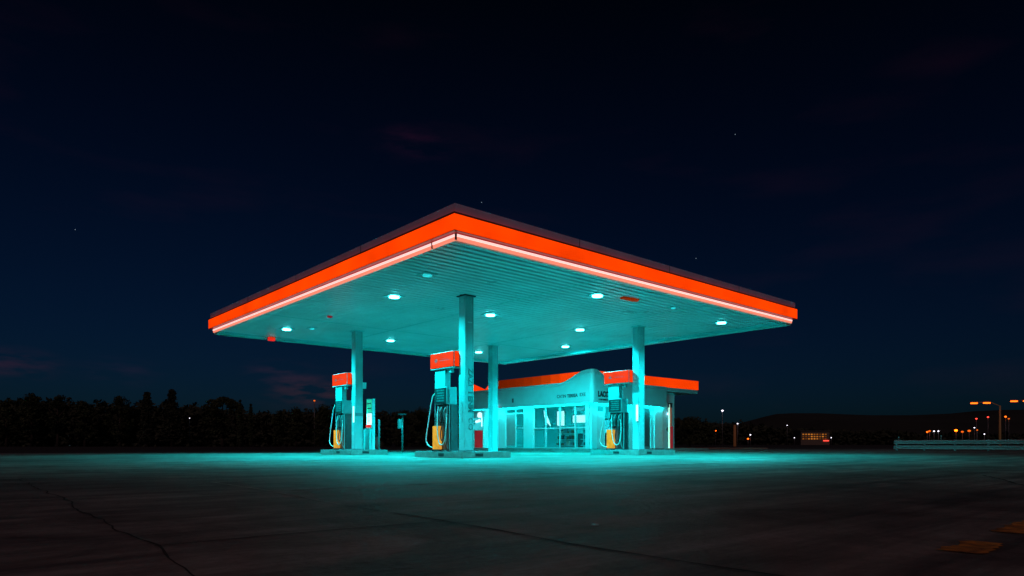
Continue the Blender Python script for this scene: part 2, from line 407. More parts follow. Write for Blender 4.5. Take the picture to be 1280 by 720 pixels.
# ceiling lamps under the canopy
lamps = [(2.0, 5.89), (1.9, 13.8), (6.5, 13.6), (6.1, 6.2), (11.73, 13.96), (6.61, 1.66), (10.71, 6.2), (13.59, 9.8), (13.57, 1.65)]
def downlight(x, y, lens, r=.155):
    h = MB()
    n = 24
    h.prism([(x-r-.09, y-r-.09), (x+r+.09, y-r-.09), (x+r+.09, y+r+.09), (x-r-.09, y+r+.09)], 'z', S-.02, S+.03)
    ho = h.build('downlight', 'fascia', can)
    MB().disc(x, y, S-.05, S-.024, r).build('lens', lens, ho)
for i, (x, y) in enumerate(lamps):
    downlight(x, y, 'lens')
    ld = bpy.data.lights.new('downlight_bulb', 'SPOT'); ld.energy = LAMP_W; ld.color = TEAL
    wide = x > 9 and y > 3
    ld.spot_size = R(142 if wide else 155); ld.spot_blend = .35 if wide else .75
    ld.energy *= .95 if wide else 1.15
    ld.shadow_soft_size = .05
    lo = bpy.data.objects.new('downlight_bulb', ld); COL.objects.link(lo); lo.location = (x, y, S-.11); lo.parent = can
    if wide: lo.rotation_euler = Vector((.42, .16, -1)).to_track_quat('-Z', 'Y').to_euler()   # these four are aimed towards the shop
downlight(1.27, 3.01, 'lensdim', .12); downlight(2.59, 13.0, 'lensdim', .08)
downlight(9.9, 1.2, 'lensdim', .07)
MB().box(1.9, 2.04, 10.12, 10.28, S-.06, S-.013, .01).build('unlit_downlight', 'dimred', can)  # unlit downlight, built as a small box with an added red glow
# red warning lamp under the rear edge, orange sign reflection built as a glowing patch near the front right
wl = MB().box(2.1, 2.36, 16.1, 16.285, S-.17, S-.02, .02).build('warning_lamp', 'redglow', can)
MB().box(2.12, 2.34, 16.05, 16.095, S-.09, S-.04).build('lamp_cap', 'band_mid', wl)
MB().prism([(7.35, 1.25), (8.0, 1.15), (8.15, 1.3), (7.95, 1.42), (7.4, 1.42)], 'z', S-.05, S-.006).build('reflection_patch', 'soffit_reflection', can)

# ------------------------------------------------------------------ pump islands
for (x0, x1, y0, y1, lb) in ((3.2, 5.13, 4.0, 6.6, 'raised concrete pump island under the front pillar with vertical lettering'),
                             (3.75, 5.4, 12.0, 14.7, 'raised concrete pump island at the left rear carrying pump and narrow kiosk'),
                             (11.5, 13.84, 3.9, 6.35, 'raised concrete pump island in front of the shop corner')):
    e = empty('pump_island', (x0, y0, 0), lb, 'pump island', 'pump islands')
    MB().box(0, x1-x0, 0, y1-y0, 0, .185, .012).build('island_kerb', 'island', e)
    MB().box(.03, x1-x0-.03, .03, y1-y0-.03, .187, .2, .004).build('island_top', 'grey', e)
    MB().box(-.004, 0, .95, 1.25, .05, .14).build('drain_plate', 'dark', e); MB().box(.5, .8, -.004, 0, .05, .14).build('drain_plate', 'dark', e)

# ------------------------------------------------------------------ fuel pump (front looks towards -x)
def arc(p0, p1, sag, out=(0, 0, 0), n=14):
    P = []
    for i in range(n+1):
        t = i/n; k = 4*t*(1-t)
        P.append((p0[0]+(p1[0]-p0[0])*t + out[0]*k, p0[1]+(p1[1]-p0[1])*t + out[1]*k, p0[2]+(p1[2]-p0[2])*t - sag*k + out[2]*k))
    return P
def bez(pts, n=8):
    """smooth curve through points (Catmull-Rom)"""
    P = [Vector(p) for p in pts]; P = [P[0]*2-P[1]] + P + [P[-1]*2-P[-2]]; out = []
    for i in range(1, len(P)-2):
        for k in range(n):
            t = k/n
            out.append(.5*((2*P[i]) + (P[i+1]-P[i-1])*t + (2*P[i-1]-5*P[i]+4*P[i+1]-P[i+2])*t*t + (3*P[i]-P[i-1]-3*P[i+1]+P[i+2])*t**3))
    out.append(P[-2]); return out

def make_pump():
    e = empty('fuel_pump', (0, 0, 0), 'x', 'fuel pump', 'fuel pumps on the islands')
    # sign box
    s_ = MB().box(0, .3, .13, 1.39, 2.60, 3.12, .008).build('sign_box', 'pumpw', e)
    MB().box(-.014, -.001, .145, 1.375, 2.64, 3.10).build('sign_face', 'glow_sign', s_)
    MB().box(.03, .27, .118, .129, 2.64, 3.10).build('sign_face', 'glow_sign', s_)
    mb = MB()
    mb.prism([(.98, 2.84), (1.06, 2.80), (1.14, 2.84), (1.14, 2.90), (1.06, 2.94), (.98, 2.90)], 'x', -.02, -.013)
    mb.box(-.02, -.015, .3, .86, 2.845, 2.865); mb.box(-.02, -.015, .42, .8, 2.90, 2.91); mb.build('sign_mark', 'dimred', s_)
    MB().box(.06, .18, .36, .46, 2.46, 2.585, .01).build('junction_box', 'pumpw', e)
    # post and head
    MB().box(.05, .26, .66, 1.22, 1.98, 2.598, .01).build('post', 'pumpw', e)
    h = MB().box(.0, .40, .50, 1.16, 1.48, 2.02, .02).build('head', 'pumpw', e)
    MB().box(-.014, -.002, .53, 1.13, 1.51, 1.99, .004).build('display_bezel', 'dark', h)
    mb = MB()
    for k in range(5): mb.box(-.022, -.016, .62, 1.03 - .03*(k % 2), 1.57+k*.08, 1.62+k*.08)
    mb.build('display', 'screen', h)
    MB().box(.07, .33, .488, .498, 1.54, 1.96).build('side_panel', 'pumpw', h)
    # body
    b = MB().box(.14, .40, .46, 1.2, .0, 1.475, .012).build('cabinet', 'cabinet', e)
    MB().box(.125, .138, .5, 1.16, .9, 1.44).build('nozzle_recess', 'dark', b)
    MB().box(.125, .138, .5, .8, .08, .86).build('lower_door', 'dark', b)
    mb = MB(); mb.tube([(.05, .42, 1.50), (.05, .42, .02)], .018)
    mb.build('frame_tube', 'pumpw', e); MB().tube([(.05, 1.2, 1.5), (.05, 1.2, .8)], .014).build('frame_tube', 'pumpw', e)
    # amber guard
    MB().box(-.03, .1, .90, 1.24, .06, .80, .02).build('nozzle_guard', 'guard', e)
    MB().box(-.04, .11, .80, 1.28, .0, .055, .01).build('guard_foot', 'dark', e)
    # nozzles: body, spout and trigger guard
    for yy, zz_ in ((1.06, 1.0), (.86, 1.12), (.66, 1.1)):
        n_ = MB().tube(bez([(.06, yy+.03, zz_-.18), (.03, yy+.02, zz_), (.02, yy-.01, zz_+.16), (.07, yy-.02, zz_+.28), (.12, yy-.02, zz_+.3)], 5), .034, 8).build('nozzle', 'grey', e, True)
        MB().tube(bez([(.0, yy+.02, zz_-.08), (-.045, yy+.01, zz_+.02), (-.02, yy, zz_+.13)], 5), .011, 6).build('trigger_guard', 'dark', n_, True)
    # hoses
    hs = [([(.02, 1.16, 1.84), (-.01, 1.26, 1.72), (-.03, 1.42, 1.1), (-.05, 1.56, .42), (-.04, 1.5, .22), (-.02, 1.36, .14), (-.03, 1.22, .12)], .021, 'rubber'),
          ([(.05, 1.02, 1.42), (.0, 1.0, 1.1), (-.05, .93, .62), (-.07, .82, .28), (-.07, .68, .2), (-.06, .55, .3), (-.03, .5, .7), (.05, .58, 1.1), (.06, .64, 1.2)], .020, 'rubber'),
          ([(.06, .84, 1.42), (.03, .72, 1.05), (-.02, .80, .6), (-.03, .74, .34), (.0, .64, .5), (.04, .66, .95)], .019, 'dark'),
          ([(.06, .56, 1.44), (.04, .56, .9), (.0, .53, .3), (.06, .5, .06)], .019, 'rubberd'),
          ([(.06, .92, 1.44), (.05, .95, 1.2), (.04, 1.0, .9)], .018, 'rubberd')]
    for pts, r, m in hs: MB().tube(bez(pts, 8), r, 8).build('hose', m, e, True)
    MB().box(-.02, .42, .44, 1.3, -.001, .03).build('pump_foot', 'grey', e)
    return e
p0 = make_pump()
spots = [((3.35, 4.50, .201), 'fuel pump with orange sign box, nearest one, beside the pillar with vertical lettering'),
         ((3.9, 12.5, .201), 'fuel pump with orange sign box behind the left pillar, sharing its island with the kiosk'),
         ((11.66, 4.37, .201), 'fuel pump with orange sign box standing in front of the shop corner')]
for i, (l_, lb) in enumerate(spots):
    o = p0 if i == 0 else copy_tree(p0)
    o.location = l_; o['label'] = lb

# payment kiosk on the left island
k = empty('payment_kiosk', (4.75, 12.1, .201), 'slim pale service kiosk with green header and red button panel on the left island', 'kiosk')
MB().box(0, .13, 0, .46, 0, 2.07, .012).build('housing', 'white', k)
MB().box(-.012, -.001, .03, .43, 1.52, 2.03).build('header_panel', glow('green_header', (.03, .5, .3), .55), k)
mb = MB(); mb.box(-.02, -.013, .07, .39, 1.86, 1.90); mb.box(-.02, -.013, .07, .37, 1.66, 1.70); mb.build('header_text', 'ink', k)
MB().box(-.012, -.001, .04, .42, 1.02, 1.47).build('lit_screen', 'board', k)
mb = MB(); mb.prism([(.19, 1.36), (.24, 1.42), (.28, 1.36), (.24, 1.30)], 'x', -.02, -.013); mb.box(-.02, -.013, .20, .27, 1.12, 1.24); mb.build('screen_mark', 'ink', k)
MB().box(-.05, -.002, .10, .44, .90, 1.01, .015).build('red_panel', 'redglow', k)
MB().box(-.10, -.001, .05, .44, .0, .86, .01).build('lower_cabinet', 'fascia', k)
b_ = empty('waste_bin', (4.7, 12.6, .201), 'short pale waste bin at the left side of the slim kiosk', 'bin')
MB().box(0, .24, 0, .17, 0, .82, .01).build('bin_body', 'white', b_); MB().box(-.01, .25, -.005, .18, .822, .86, .008).build('lid', 'grey', b_)
b_ = empty('bollard', (5.08, 12.13, .201), 'thin pale guard post right of the slim kiosk on the left island', 'bollard')
MB().tube([(0, 0, 0), (0, 0, 1.2)], .035, 12).build('post', 'grey', b_, True); MB().ball((0, 0, 1.2), .04).build('cap', 'grey', b_, True)
b_ = empty('fire_extinguisher', (4.93, 12.05, .201), 'small orange-red extinguisher at the foot of the slim kiosk', 'extinguisher')
MB().tube([(0, 0, .02), (0, 0, .42), (0, 0, .5), (0, 0, .52)], .055, 12).build('cylinder', 'redpaint', b_, True)
MB().tube([(0, 0, .52), (0, 0, .6), (-.05, 0, .62)], .015, 8).build('valve', 'dark', b_, True)

# lone post with a box and a dark cap, behind the islands
e = empty('service_post', (8.78, 16.28+.0, 0), 'thin grey post with small meter box and wide dark cap behind the canopy', 'post')
MB().tube([(0, 0, 0), (0, 0, 1.78)], .045, 12).build('pole', 'cabinet', e, True)
MB().box(-.19, -.055, -.02, .12, 1.2, 1.66, .01).build('meter_box', 'grey', e)
MB().disc(0, 0, 1.86, 1.92, .2).build('cap', 'dark', e)
MB().tube([(0, 0, 1.78), (0, 0, 1.86)], .02, 8).build('neck', 'dark', e)

# ------------------------------------------------------------------ shop
BX, BY = 21.035, 14.84; BXE, BYE = 29.34, 27.3; H = 4.2
sh = empty('shop_building', (BX, BY, 0), 'pale single-storey station shop with curved parapet corner and orange roof band', 'building')
sh.matrix_world = Matrix.Translation((0, 0, 0))
def shop(mb, name, mat, parent=None, **k): return mb.build(name, mat, parent or sh, **k)
# west wall (x = BX) with openings: window y 15.36-20.02, door y 20.91-22.76
T = .22; FZ = .15
wx0, wx1 = BX, BX+T
mb = MB()
mb.box(wx0, wx1, BY, 15.36, FZ, 3.9); mb.box(wx0, wx1, 20.02, 20.91, FZ, 3.9); mb.box(wx0, wx1, 22.76, BYE, FZ, 3.9)
mb.box(wx0+.001, wx1, 15.361, 20.019, 2.83, 3.9); mb.box(wx0+.001, wx1, 20.911, 22.759, 2.78, 3.9)
shop(mb, 'west_wall', 'wall')
# south wall (y = BY) with openings x 21.55-22.9 (door), 26.1-26.75 (door)
mb = MB()
mb.box(wx1+.001, 21.5, BY, BY+T, FZ, 3.9); mb.box(23.05, 26.05, BY, BY+T, FZ, 3.9); mb.box(26.75, BXE, BY, BY+T, FZ, 3.9)
mb.box(21.501, 23.049, BY+.001, BY+T, 2.83, 3.9); mb.box(26.051, 26.749, BY+.001, BY+T, 2.83, 3.9)
shop(mb, 'south_wall', 'wall')
mb = MB(); mb.box(BXE-T, BXE, BY+T+.001, BYE, FZ, 3.9); shop(mb, 'east_wall', 'wall')
mb = MB(); mb.box(wx1+.001, BXE-T-.001, BYE-T, BYE, FZ, 3.9); shop(mb, 'north_wall', 'wall')
shop(MB().box(wx1, BXE-T, BY+T, BYE-T, FZ-.02, FZ+.02), 'floor', 'floor')
shop(MB().box(20.85, 31.8, 14.62, BYE+.3, 3.92, 4.2, .02), 'roof_slab', 'fascia')
mb = MB(); mb.box(27.05, 27.95, BY-.10, BY-.002, FZ, 2.86, .01)
shop(mb, 'wall_panel', 'white')
mb = MB(); mb.box(BX-.06, BX-.002, 15.0, 15.3, FZ, 2.85, .01); shop(mb, 'corner_cladding', 'white')
# back light band around the roof: panels of stepped brightness
def band(poly, axis, a, b, mat): shop(MB().prism(poly, axis, a, b), 'roof_band', mat)
band([(14.75, 4.21), (17.3, 4.21), (17.3, 4.79), (14.75, 4.79)], 'x', 20.83, 20.95, 'band_bright')
for i in range(8):       # backlight falloff along the light box, stepped panel by panel
    y0_ = 17.303 + i*.8385; k_ = .6*.62**i + .09
    band([(y0_, 4.21), (y0_+.836, 4.21), (y0_+.836, 4.79), (y0_, 4.79)], 'x', 20.83, 20.95, glow('light_box_falloff', (1., .055, .0), k_, (.3, .03, .003), .12, .6))
band([(24.01, 4.21), (27.5, 4.21), (27.5, 4.85), (26.3, 4.79), (25.5, 4.52), (24.75, 4.25), (24.01, 4.79)], 'x', 20.83, 20.95, 'glow_sign')
band([(20.96, 4.21), (31.85, 4.21), (31.85, 4.82), (20.96, 4.79)], 'y', 14.60, 14.72, 'band_bright')
band([(14.73, 4.21), (27.4, 4.21), (27.4, 4.82), (14.73, 4.82)], 'x', 31.73, 31.85, 'band_mid')
# wrapped fascia with curved parapet at the corner
path = []
x = 20.70; yc = 14.50; rad = .25
for yy in [26.9, 24, 22, 20] + [19 - .2*i for i in range(20)]:
    if yy > yc+rad: path.append((x, yy))
for i in range(9):
    a = math.pi + (math.pi/2)*i/8
    path.append((x+rad+rad*math.cos(a), yc+rad+rad*math.sin(a)))
for xx in [21.0+.1*i for i in range(19)] + [24, 26, 28.0]: path.append((xx, yc))
def ptop(p):
    # height of the parapet: swells at the corner
    if p[1] > yc+rad: d_ = (p[1]-14.9)/2.4
    elif p[0] > x+rad: d_ = (p[0]-20.98)/1.6
    else: d_ = 0
    d_ = min(1, max(0, d_)); s_ = 1-d_*d_*(3-2*d_)
    return 4.22 + .66*s_
mb = MB(); rows = []
for i, p in enumerate(path):
    q = path[min(i+1, len(path)-1)]; o_ = path[max(i-1, 0)]
    tx, ty = q[0]-o_[0], q[1]-o_[1]; l = math.hypot(tx, ty)
    n_ = (-ty/l, tx/l)                       # towards the building
    zt = ptop(p); inn = (p[0]+n_[0]*.1, p[1]+n_[1]*.1)
    rows.append([mb.bm.verts.new(v) for v in ((p[0]+n_[0]*.03, p[1]+n_[1]*.03, 2.87), (p[0], p[1], 2.90), (p[0], p[1], zt-.22), (p[0]+n_[0]*.04, p[1]+n_[1]*.04, zt-.16), (p[0]+n_[0]*.04, p[1]+n_[1]*.04, zt), (inn[0], inn[1], zt), (inn[0], inn[1], 2.87))])
for A, B in zip(rows, rows[1:]):
    for k in range(7): mb.bm.faces.new((A[k], B[k], B[(k+1) % 7], A[(k+1) % 7]))
mb.bm.faces.new(rows[0]); mb.bm.faces.new(rows[-1][::-1])
fa = shop(mb, 'fascia', 'fascia')
mb = MB()   # underside of the fascia
mb.box(20.81, BX-.002, 15.0, 26.9, 3.03, 3.06); mb.box(21.1, 28.0, 14.61, BY-.002, 3.03, 3.06); shop(mb, 'eave_soffit', 'fascia', fa)
text('CATIN', .27, 'ink', (20.694, 17.05, 3.36), ROT_W, fa, bold=.004, sx=.98)
text('TERREA', .27, 'ink', (20.694, 16.12, 3.36), ROT_W, fa, bold=.012, sx=.92)
text('IDEE', .29, 'ink', (20.694, 15.28, 3.38), ROT_W, fa, bold=.004, sx=.85)
text('II', .36, 'ink', (20.694, 21.6, 3.32), ROT_W, fa, bold=.015)
text('LACCE', .44, 'ink', (21.75, 14.494, 3.40), ROT_S, fa, bold=.026, sx=.84)
text('CATIN TERREA IDEE', .13, 'ink', (21.75, 14.494, 3.08), ROT_S, fa, bold=.004, sx=.85)
# eave lamps, added out of view to wash the shop walls
for (x0, x1, y0, y1) in ((20.84, 20.90, 15.1, 26.8), (21.2, 27.9, 14.64, 14.70)):
    l_ = MB().box(x0-.02, x1+.02, y0-.02, y1+.02, 2.995, 3.028).build('added_eave_lamp', 'grey', fa)
    MB().box(x0, x1, y0, y1, 2.985, 2.993).build('lens', 'eave', l_)
for xx in (30.2,):
    l_ = MB().disc(xx, 18.0, 3.89, 3.915, .12).build('added_eave_lamp', 'grey', sh)
    MB().disc(xx, 18.0, 3.88, 3.888, .1).build('lens', 'eave', l_)

def framed(y0, y1, z0, z1, name, split=None, bars=(), th=.05, hbars=()):
    f = MB(); xa, xb = BX+.04, BX+.12
    f.box(xa, xb, y0+.002, y0+th, z0, z1); f.box(xa, xb, y1-th, y1-.002, z0, z1)
    f.box(xa, xb, y0+th, y1-th, z1-th, z1-.002); f.box(xa, xb, y0+th, y1-th, z0+.001, z0+th)
    for b in bars: f.box(xa-.01, xb, b-.04, b+.04, z0+th, z1-th)
    for hz, ya, yb in hbars: f.box(xa-.005, xb-.01, ya, yb, hz-.035, hz+.035)
    o = shop(f, name, 'white')
    ed = [y0+th] + sorted(bars) + [y1-th]
    for a, b in zip(ed, ed[1:]):
        MB().box(BX+.075, BX+.085, a+.041, b-.041, z0+th, z1-th).build('pane', 'glass', o)
    return o
wn = framed(15.36, 20.02, .17, 2.83, 'window', bars=(16.25, 17.57, 18.85), hbars=((1.43, 15.41, 16.209), (1.43, 16.291, 17.529), (1.43, 17.611, 18.809), (1.43, 18.891, 19.97)))
MB().box(BX-.03, BX+.03, 15.37, 20.01, 2.76, 2.826).build('head_trim', 'kerb', wn)
dr = framed(20.91, 22.76, .16, 2.78, 'entrance_door', bars=(21.75,), hbars=((1.5, 20.96, 21.709), (2.5, 20.97, 21.708), (2.5, 21.792, 22.71)))
MB().tube([(BX+.02, 21.66, 1.1), (BX-.03, 21.66, 1.15), (BX-.03, 21.66, 1.75), (BX+.02, 21.66, 1.8)], .015).build('handle', 'steel', dr)
MB().box(BX+.05, BX+.073, 21.80, 22.68, .3, 2.45).build('frosted_film', paint('frosted_film', (.25, .35, .35), .6), dr)
# south side doors
for (x0, x1) in ((21.5, 23.05), (26.05, 26.75)):
    f = MB(); ya, yb = BY+.05, BY+.12
    f.box(x0+.002, x0+.06, ya, yb, .16, 2.82); f.box(x1-.06, x1-.002, ya, yb, .16, 2.82); f.box(x0+.06, x1-.06, ya, yb, 2.74, 2.82); f.box(x0+.06, x1-.06, ya, yb, .16, .24)
    if x1-x0 > 1: f.box(x0+.70, x0+.76, ya, yb, .24, 2.74)
    d_ = shop(f, 'side_door', 'grey' if x1-x0 < 1 else 'white')
    if x1-x0 > 1:
        MB().box(x0+.07, x0+.69, ya+.02, ya+.05, .25, 2.4).build('door_panel', 'white', d_)
        MB().box(x0+.77, x1-.07, ya+.03, ya+.04, .25, 2.73).build('pane', 'glass', d_)
    else:
        MB().box(x0+.07, x1-.07, ya+.02, ya+.05, .25, 2.73).build('door_panel', 'cabinet', d_)
# hanging light box right of the rear pillar
e = empty('light_box_sign', (20.5, 23.1, 2.86), 'small pale pink light box hanging from the shop fascia by the entrance', 'sign')
MB().box(0, .17, 0, .62, 0, .27, .01).build('lit_panel', 'pinkbox', e)
MB().box(0, .17, 0, .62, .28, .78, .01).build('top_panel', 'fascia', e)
MB().box(-.01, -.001, .1, .5, .60, .68).build('sign_mark', 'ink', e)
# corner downpipe at the far end
shop(MB().box(20.62, 20.69, 25.95, 26.12, .16, 3.3), 'downpipe', 'dark')

# sidewalk around the shop
sw = MB(); sw.prism([(20.0, 13.75), (30.8, 13.75), (30.8, 29), (BXE, 29), (BXE, BY), (BX, BY), (BX, 29), (20.0, 29)], 'z', 0.001, .148)
tag(sw.build('sidewalk', 'island'), kind='structure')

# things at the shop front
e = empty('vending_machine', (20.35, 24.3, .15), 'tall pale vending machine with lit posters and dark red lower panel beside the shop entrance', 'vending machine')
MB().box(0, .55, 0, 1.7, 0, 2.66, .015).build('housing', 'wall', e)
MB().box(-.012, -.001, .08, 1.62, 1.28, 2.1).build('lit_poster', 'board2', e)
mb = MB(); mb.prism([(.15, 2.12), (.15, 2.42), (.35, 2.5), (.6, 2.45), (.65, 2.2), (.5, 2.12)], 'x', -.03, -.014); mb.prism([(.1, 1.5), (.1, 2.1), (.2, 2.1), (.2, 1.5)], 'x', -.03, -.014); mb.prism([(.25, 1.85), (.8, 1.75), (.9, 1.9), (.4, 2.02)], 'x', -.03, -.014)
mb.build('bright_poster', 'board', e)
mb = MB(); mb.box(-.03, -.014, .95, 1.35, 1.85, 1.95); mb.box(-.03, -.014, .9, 1.4, 1.68, 1.74); mb.box(-.02, -.001, .75, 1.3, 2.46, 2.5); mb.build('poster_print', 'ink', e)
MB().box(-.02, -.001, .08, .95, .02, 1.22).build('red_panel', 'dimred', e)

e = empty('price_board', (28.0, 14.3, .15), 'tall narrow red board with bright white edge beside the shop side door', 'sign board')
MB().box(.07, .42, 0, .1, .0, 1.45, .006).build('lower_board', 'dimred', e)
MB().box(.07, .30, 0, .1, 1.47, 2.68, .006).build('upper_board', glow('dim_brown_added_glow', (.16, .05, .03), .8, (.4, .1, .06)), e)  # brown board with a glow added against the cyan lamps
MB().box(.02, .35, 0, .1, 2.69, 3.0, .006).build('cap', 'dark', e)
MB().box(.025, .06, -.02, .1, .0, 2.9).build('lit_edge', glow('cream_edge_tube', (.7, .75, .55), .6), e)
e = empty('wall_lamp', (28.55, BY-.12, 2.45), 'small round white lamp on the shop wall right of red board', 'lamp')
MB().ball((0, 0, 0), .09, 12).build('globe', 'whitelamp', e, True); MB().tube([(0, .02, 0), (0, .118, 0)], .03, 10).build('bracket', 'dark', e)
e = empty('hose_reel', (28.6, BY-.15, 1.4), 'small dark hose reel on the shop wall below round lamp', 'hose reel')
MB().tube([(0, -.02, .0), (0, .14, 0)], .17, 18).build('reel', 'dark', e); MB().tube(bez([(0, -.02, -.15), (.1, -.05, -.3), (-.05, -.04, -.45)], 6), .02, 8).build('hose', 'rubber', e, True)
e = empty('low_step', (30.9, 14.2, 0), 'low pale concrete step at the right end of the shop', 'step')
MB().box(0, 1.6, 0, 1.6, .001, .14, .015).build('step_block', 'island', e)
e = empty('parking_stop', (19.3, 14.9, 0), 'low rounded pale wheel stop on the ground under the big shop window', 'wheel stop')
MB().prism([(0, 0), (.05, .1), (.13, .1), (.18, 0)], 'y', 0, 1.2).build('stop_block', 'island', e)

# inside of the shop
IN = 'fittings seen through the shop window'
for i, (x, y) in enumerate(((23.2, 16.6), (23.2, 19.3), (26.3, 17.6), (26.3, 22.0))):
    c = empty('ceiling_lamp', (x, y, 3.5), ['square lamp over the right half of the shop window inside', 'square lamp over the left half of the shop window inside',
              'square lamp deep inside the shop behind the window', 'square lamp deep inside the shop behind the entrance'][i], 'ceiling lamp', 'shop ceiling lamps')
    MB().box(-.35, .35, -.35, .35, 0, .12, .01).build('housing', 'white', c); MB().box(-.3, .3, -.3, .3, -.02, -.001).build('diffuser', 'inlamp', c)
def gondola(x, y, L_, label):
    e = empty('store_shelf', (x, y, FZ+.02), label, 'shelf', IN)
    MB().box(.22, .28, 0, L_, 0, 1.5).build('back_panel', 'fascia', e)
    for zz_ in (.15, .55, .95, 1.3): MB().box(0, .218, 0, L_, zz_, zz_+.03).build('shelf_board', 'white', e)
    cols = [paint('goods_a', (.3, .1, .05)), paint('goods_b', (.1, .3, .35)), paint('goods_c', (.5, .5, .45)), paint('goods_d', (.05, .06, .07))]
    return e, cols
def goods(e, L_, cols):
    for zz_ in (.18, .58, .98):
        yy = .05; k = 0
        while yy < L_-.25:
            w = random.uniform(.12, .3); hh = random.uniform(.12, .27)
            o = MB().box(.02, .2, yy, yy+w, zz_+.001, zz_+hh, .008).build('goods_row', cols[k % 4], e); yy += w+random.uniform(.01, .08); k += random.randint(1, 3)
e, cols = gondola(22.7, 15.6, 1.7, 'low stocked shelf behind the right half of the shop window'); goods(e, 1.7, cols)
e, cols = gondola(22.9, 18.0, 1.8, 'low stocked shelf behind the left half of the shop window'); goods(e, 1.8, cols)
e = empty('counter', (26.2, 15.9, FZ+.02), 'long pale sales counter across the back of the shop', 'counter', IN)
MB().box(0, .6, 0, 5, 0, 1.0).build('counter_body', 'cabinet', e); MB().box(-.05, .65, -.05, 5.05, 1.0, 1.06).build('counter_top', 'white', e)
def board(x, y0, y1, z0, z1, mat, label, nm='wall_board'):
    e = empty(nm, (x, y0, z0), label, 'light board', IN)
    MB().box(0, .08, 0, y1-y0, 0, z1-z0, .01).build('lit_face', mat, e); MB().box(.082, .12, .02, y1-y0-.02, .02, z1-z0-.02).build('back_case', 'dark', e)
board(22.1, 16.42, 17.42, 1.78, 2.24, 'board', 'wide bright white board hanging in the third window bay from the left')
board(22.1, 16.5, 17.5, 2.52, 2.72, 'board2', 'slim teal light strip at the top of the third window bay from the left')
board(22.0, 18.15, 18.72, 1.62, 2.55, 'board', 'upright white poster hanging in the second window bay from the left')
board(22.3, 15.45, 16.1, 1.55, 2.1, 'board2', 'small teal board hanging in the rightmost window bay')
e = empty('curved_banner', (21.9, 19.05, 1.6), 'white leaf-shaped banner hanging in the leftmost window bay', 'banner', IN)
pts = [(.05, 0), (.3, .1), (.6, .45), (.8, .95), (.82, 1.05), (.6, 1.0), (.3, .7), (.08, .3)]
MB().prism([(p[0], p[1]) for p in [(.82, 1.05), (.75, .6), (.55, .25), (.2, .0), (.32, .3), (.55, .7)]], 'x', 0, .03).build('banner_cloth', 'board', e)
MB().tube([(.015, .82, 1.06), (.015, .82, 1.5)], .008).build('cord', 'dark', e)
e = empty('fridge_unit', (28.2, 18.0, FZ+.02), 'tall glass-front fridge against the shop back wall', 'fridge', IN)
MB().box(0, .7, 0, 2.6, 0, 2.1).build('fridge_body', 'cabinet', e); MB().box(-.02, -.001, .1, 2.5, .2, 2.0).build('lit_front', 'board2', e)

# ------------------------------------------------------------------ guardrail at the right
A, B = Vector((41.12, 5.2, 0)), Vector((36.3, -6.7, 0)); D = (B-A).normalized(); L_ = (B-A).length
ang = math.atan2(D.y, D.x)
e = empty('guardrail', A, 'long galvanised double guardrail along the right edge of the forecourt', 'guardrail', rz=ang)
def wbeam(z0, hgt):
    mb = MB(); pr = [(.03, 0), (-.06, .14), (-.06, .3), (.04, .44), (.04, .56), (-.06, .7), (-.06, .86), (.03, 1)]
    pr = [(q[0], z0+q[1]*hgt) for q in pr]; back = [(q[0]+.012, q[1]) for q in pr][::-1]
    return mb.prism(pr+back, 'x', 0, L_)
wbeam(.42, .26).build('rail', 'steel', e); wbeam(.08, .26).build('rail', 'steel', e)
n = 7
for i in range(n):
    xx = .15 + i*(L_-.3)/(n-1)
    MB().box(xx-.05, xx+.05, .02, .12, -.01, .70, .005).build('rail_post', 'steel', e)
for i, xx in enumerate((.3, 3.4)):
    c = MB().box(xx-.02, xx+.02, .04, .08, .70, .86+.05*i).build('marker_post', 'grey', e)
    MB().box(xx-.03, xx+.03, .03, .09, .86+.05*i, .92+.05*i).build('reflector', 'white', c)

# ------------------------------------------------------------------ street lamps and far lights
def lamp(px, py, d, mat, label, r=.14, pole='grey', kind='ball', name='street_lamp', thick=.06, arms=0, cat='street lamp'):
    x, y = ray(px, d); zt = zat(py, d)
    e = empty(name, (x, y, 0), label, cat, 'lamps in the distance', rz=R(-41.3)); r *= .8
    if arms:
        MB().tube([(0, 0, 0), (0, 0, zt-.35)], .16, 12, taper=.1).build('pole', pole, e, True)
        for s_, n_ in ((-1, 1),) if arms == 1 else ((-1, 1), (1, 1)):
            a_ = MB().tube(bez([(0, 0, zt-.42), (s_*.8, 0, zt-.1), (s_*1.8, 0, zt+.18), (s_*4.3, 0, zt+.05)], 6), .06, 8).build('arm', pole, e, True)
            for q in (2.0, 3.9):
                h = MB().box(s_*q-.5, s_*q+.5, -.2, .2, zt+.12-.04*(q > 3), zt+.28-.04*(q > 3), .05).build('lamp_head', pole, a_)
                MB().box(s_*q-.42, s_*q+.42, -.24, .16, zt-.06-.04*(q > 3), zt+.115-.04*(q > 3), .03).build('lens', mat, h)
    else:
        MB().tube([(0, 0, 0), (0, 0, zt)], thick, 8).build('pole', pole, e, True)
        MB().ball((0, 0, zt+r*.5), r, 10, .7).build('lamp_head', mat, e, True)
    return e
lamp(1250, 504, 100, 'orange', 'tall street lamp with two heads glowing orange behind the guardrail', arms=1, pole=glow('pole_added_glow', (.5, .2, .05), .05, (.3, .22, .15)))  # light on the pole is put in as a faint glow
lamp(1300, 501.5, 100, 'orange', 'second tall orange street lamp, cut by the right edge of the photo', arms=1)
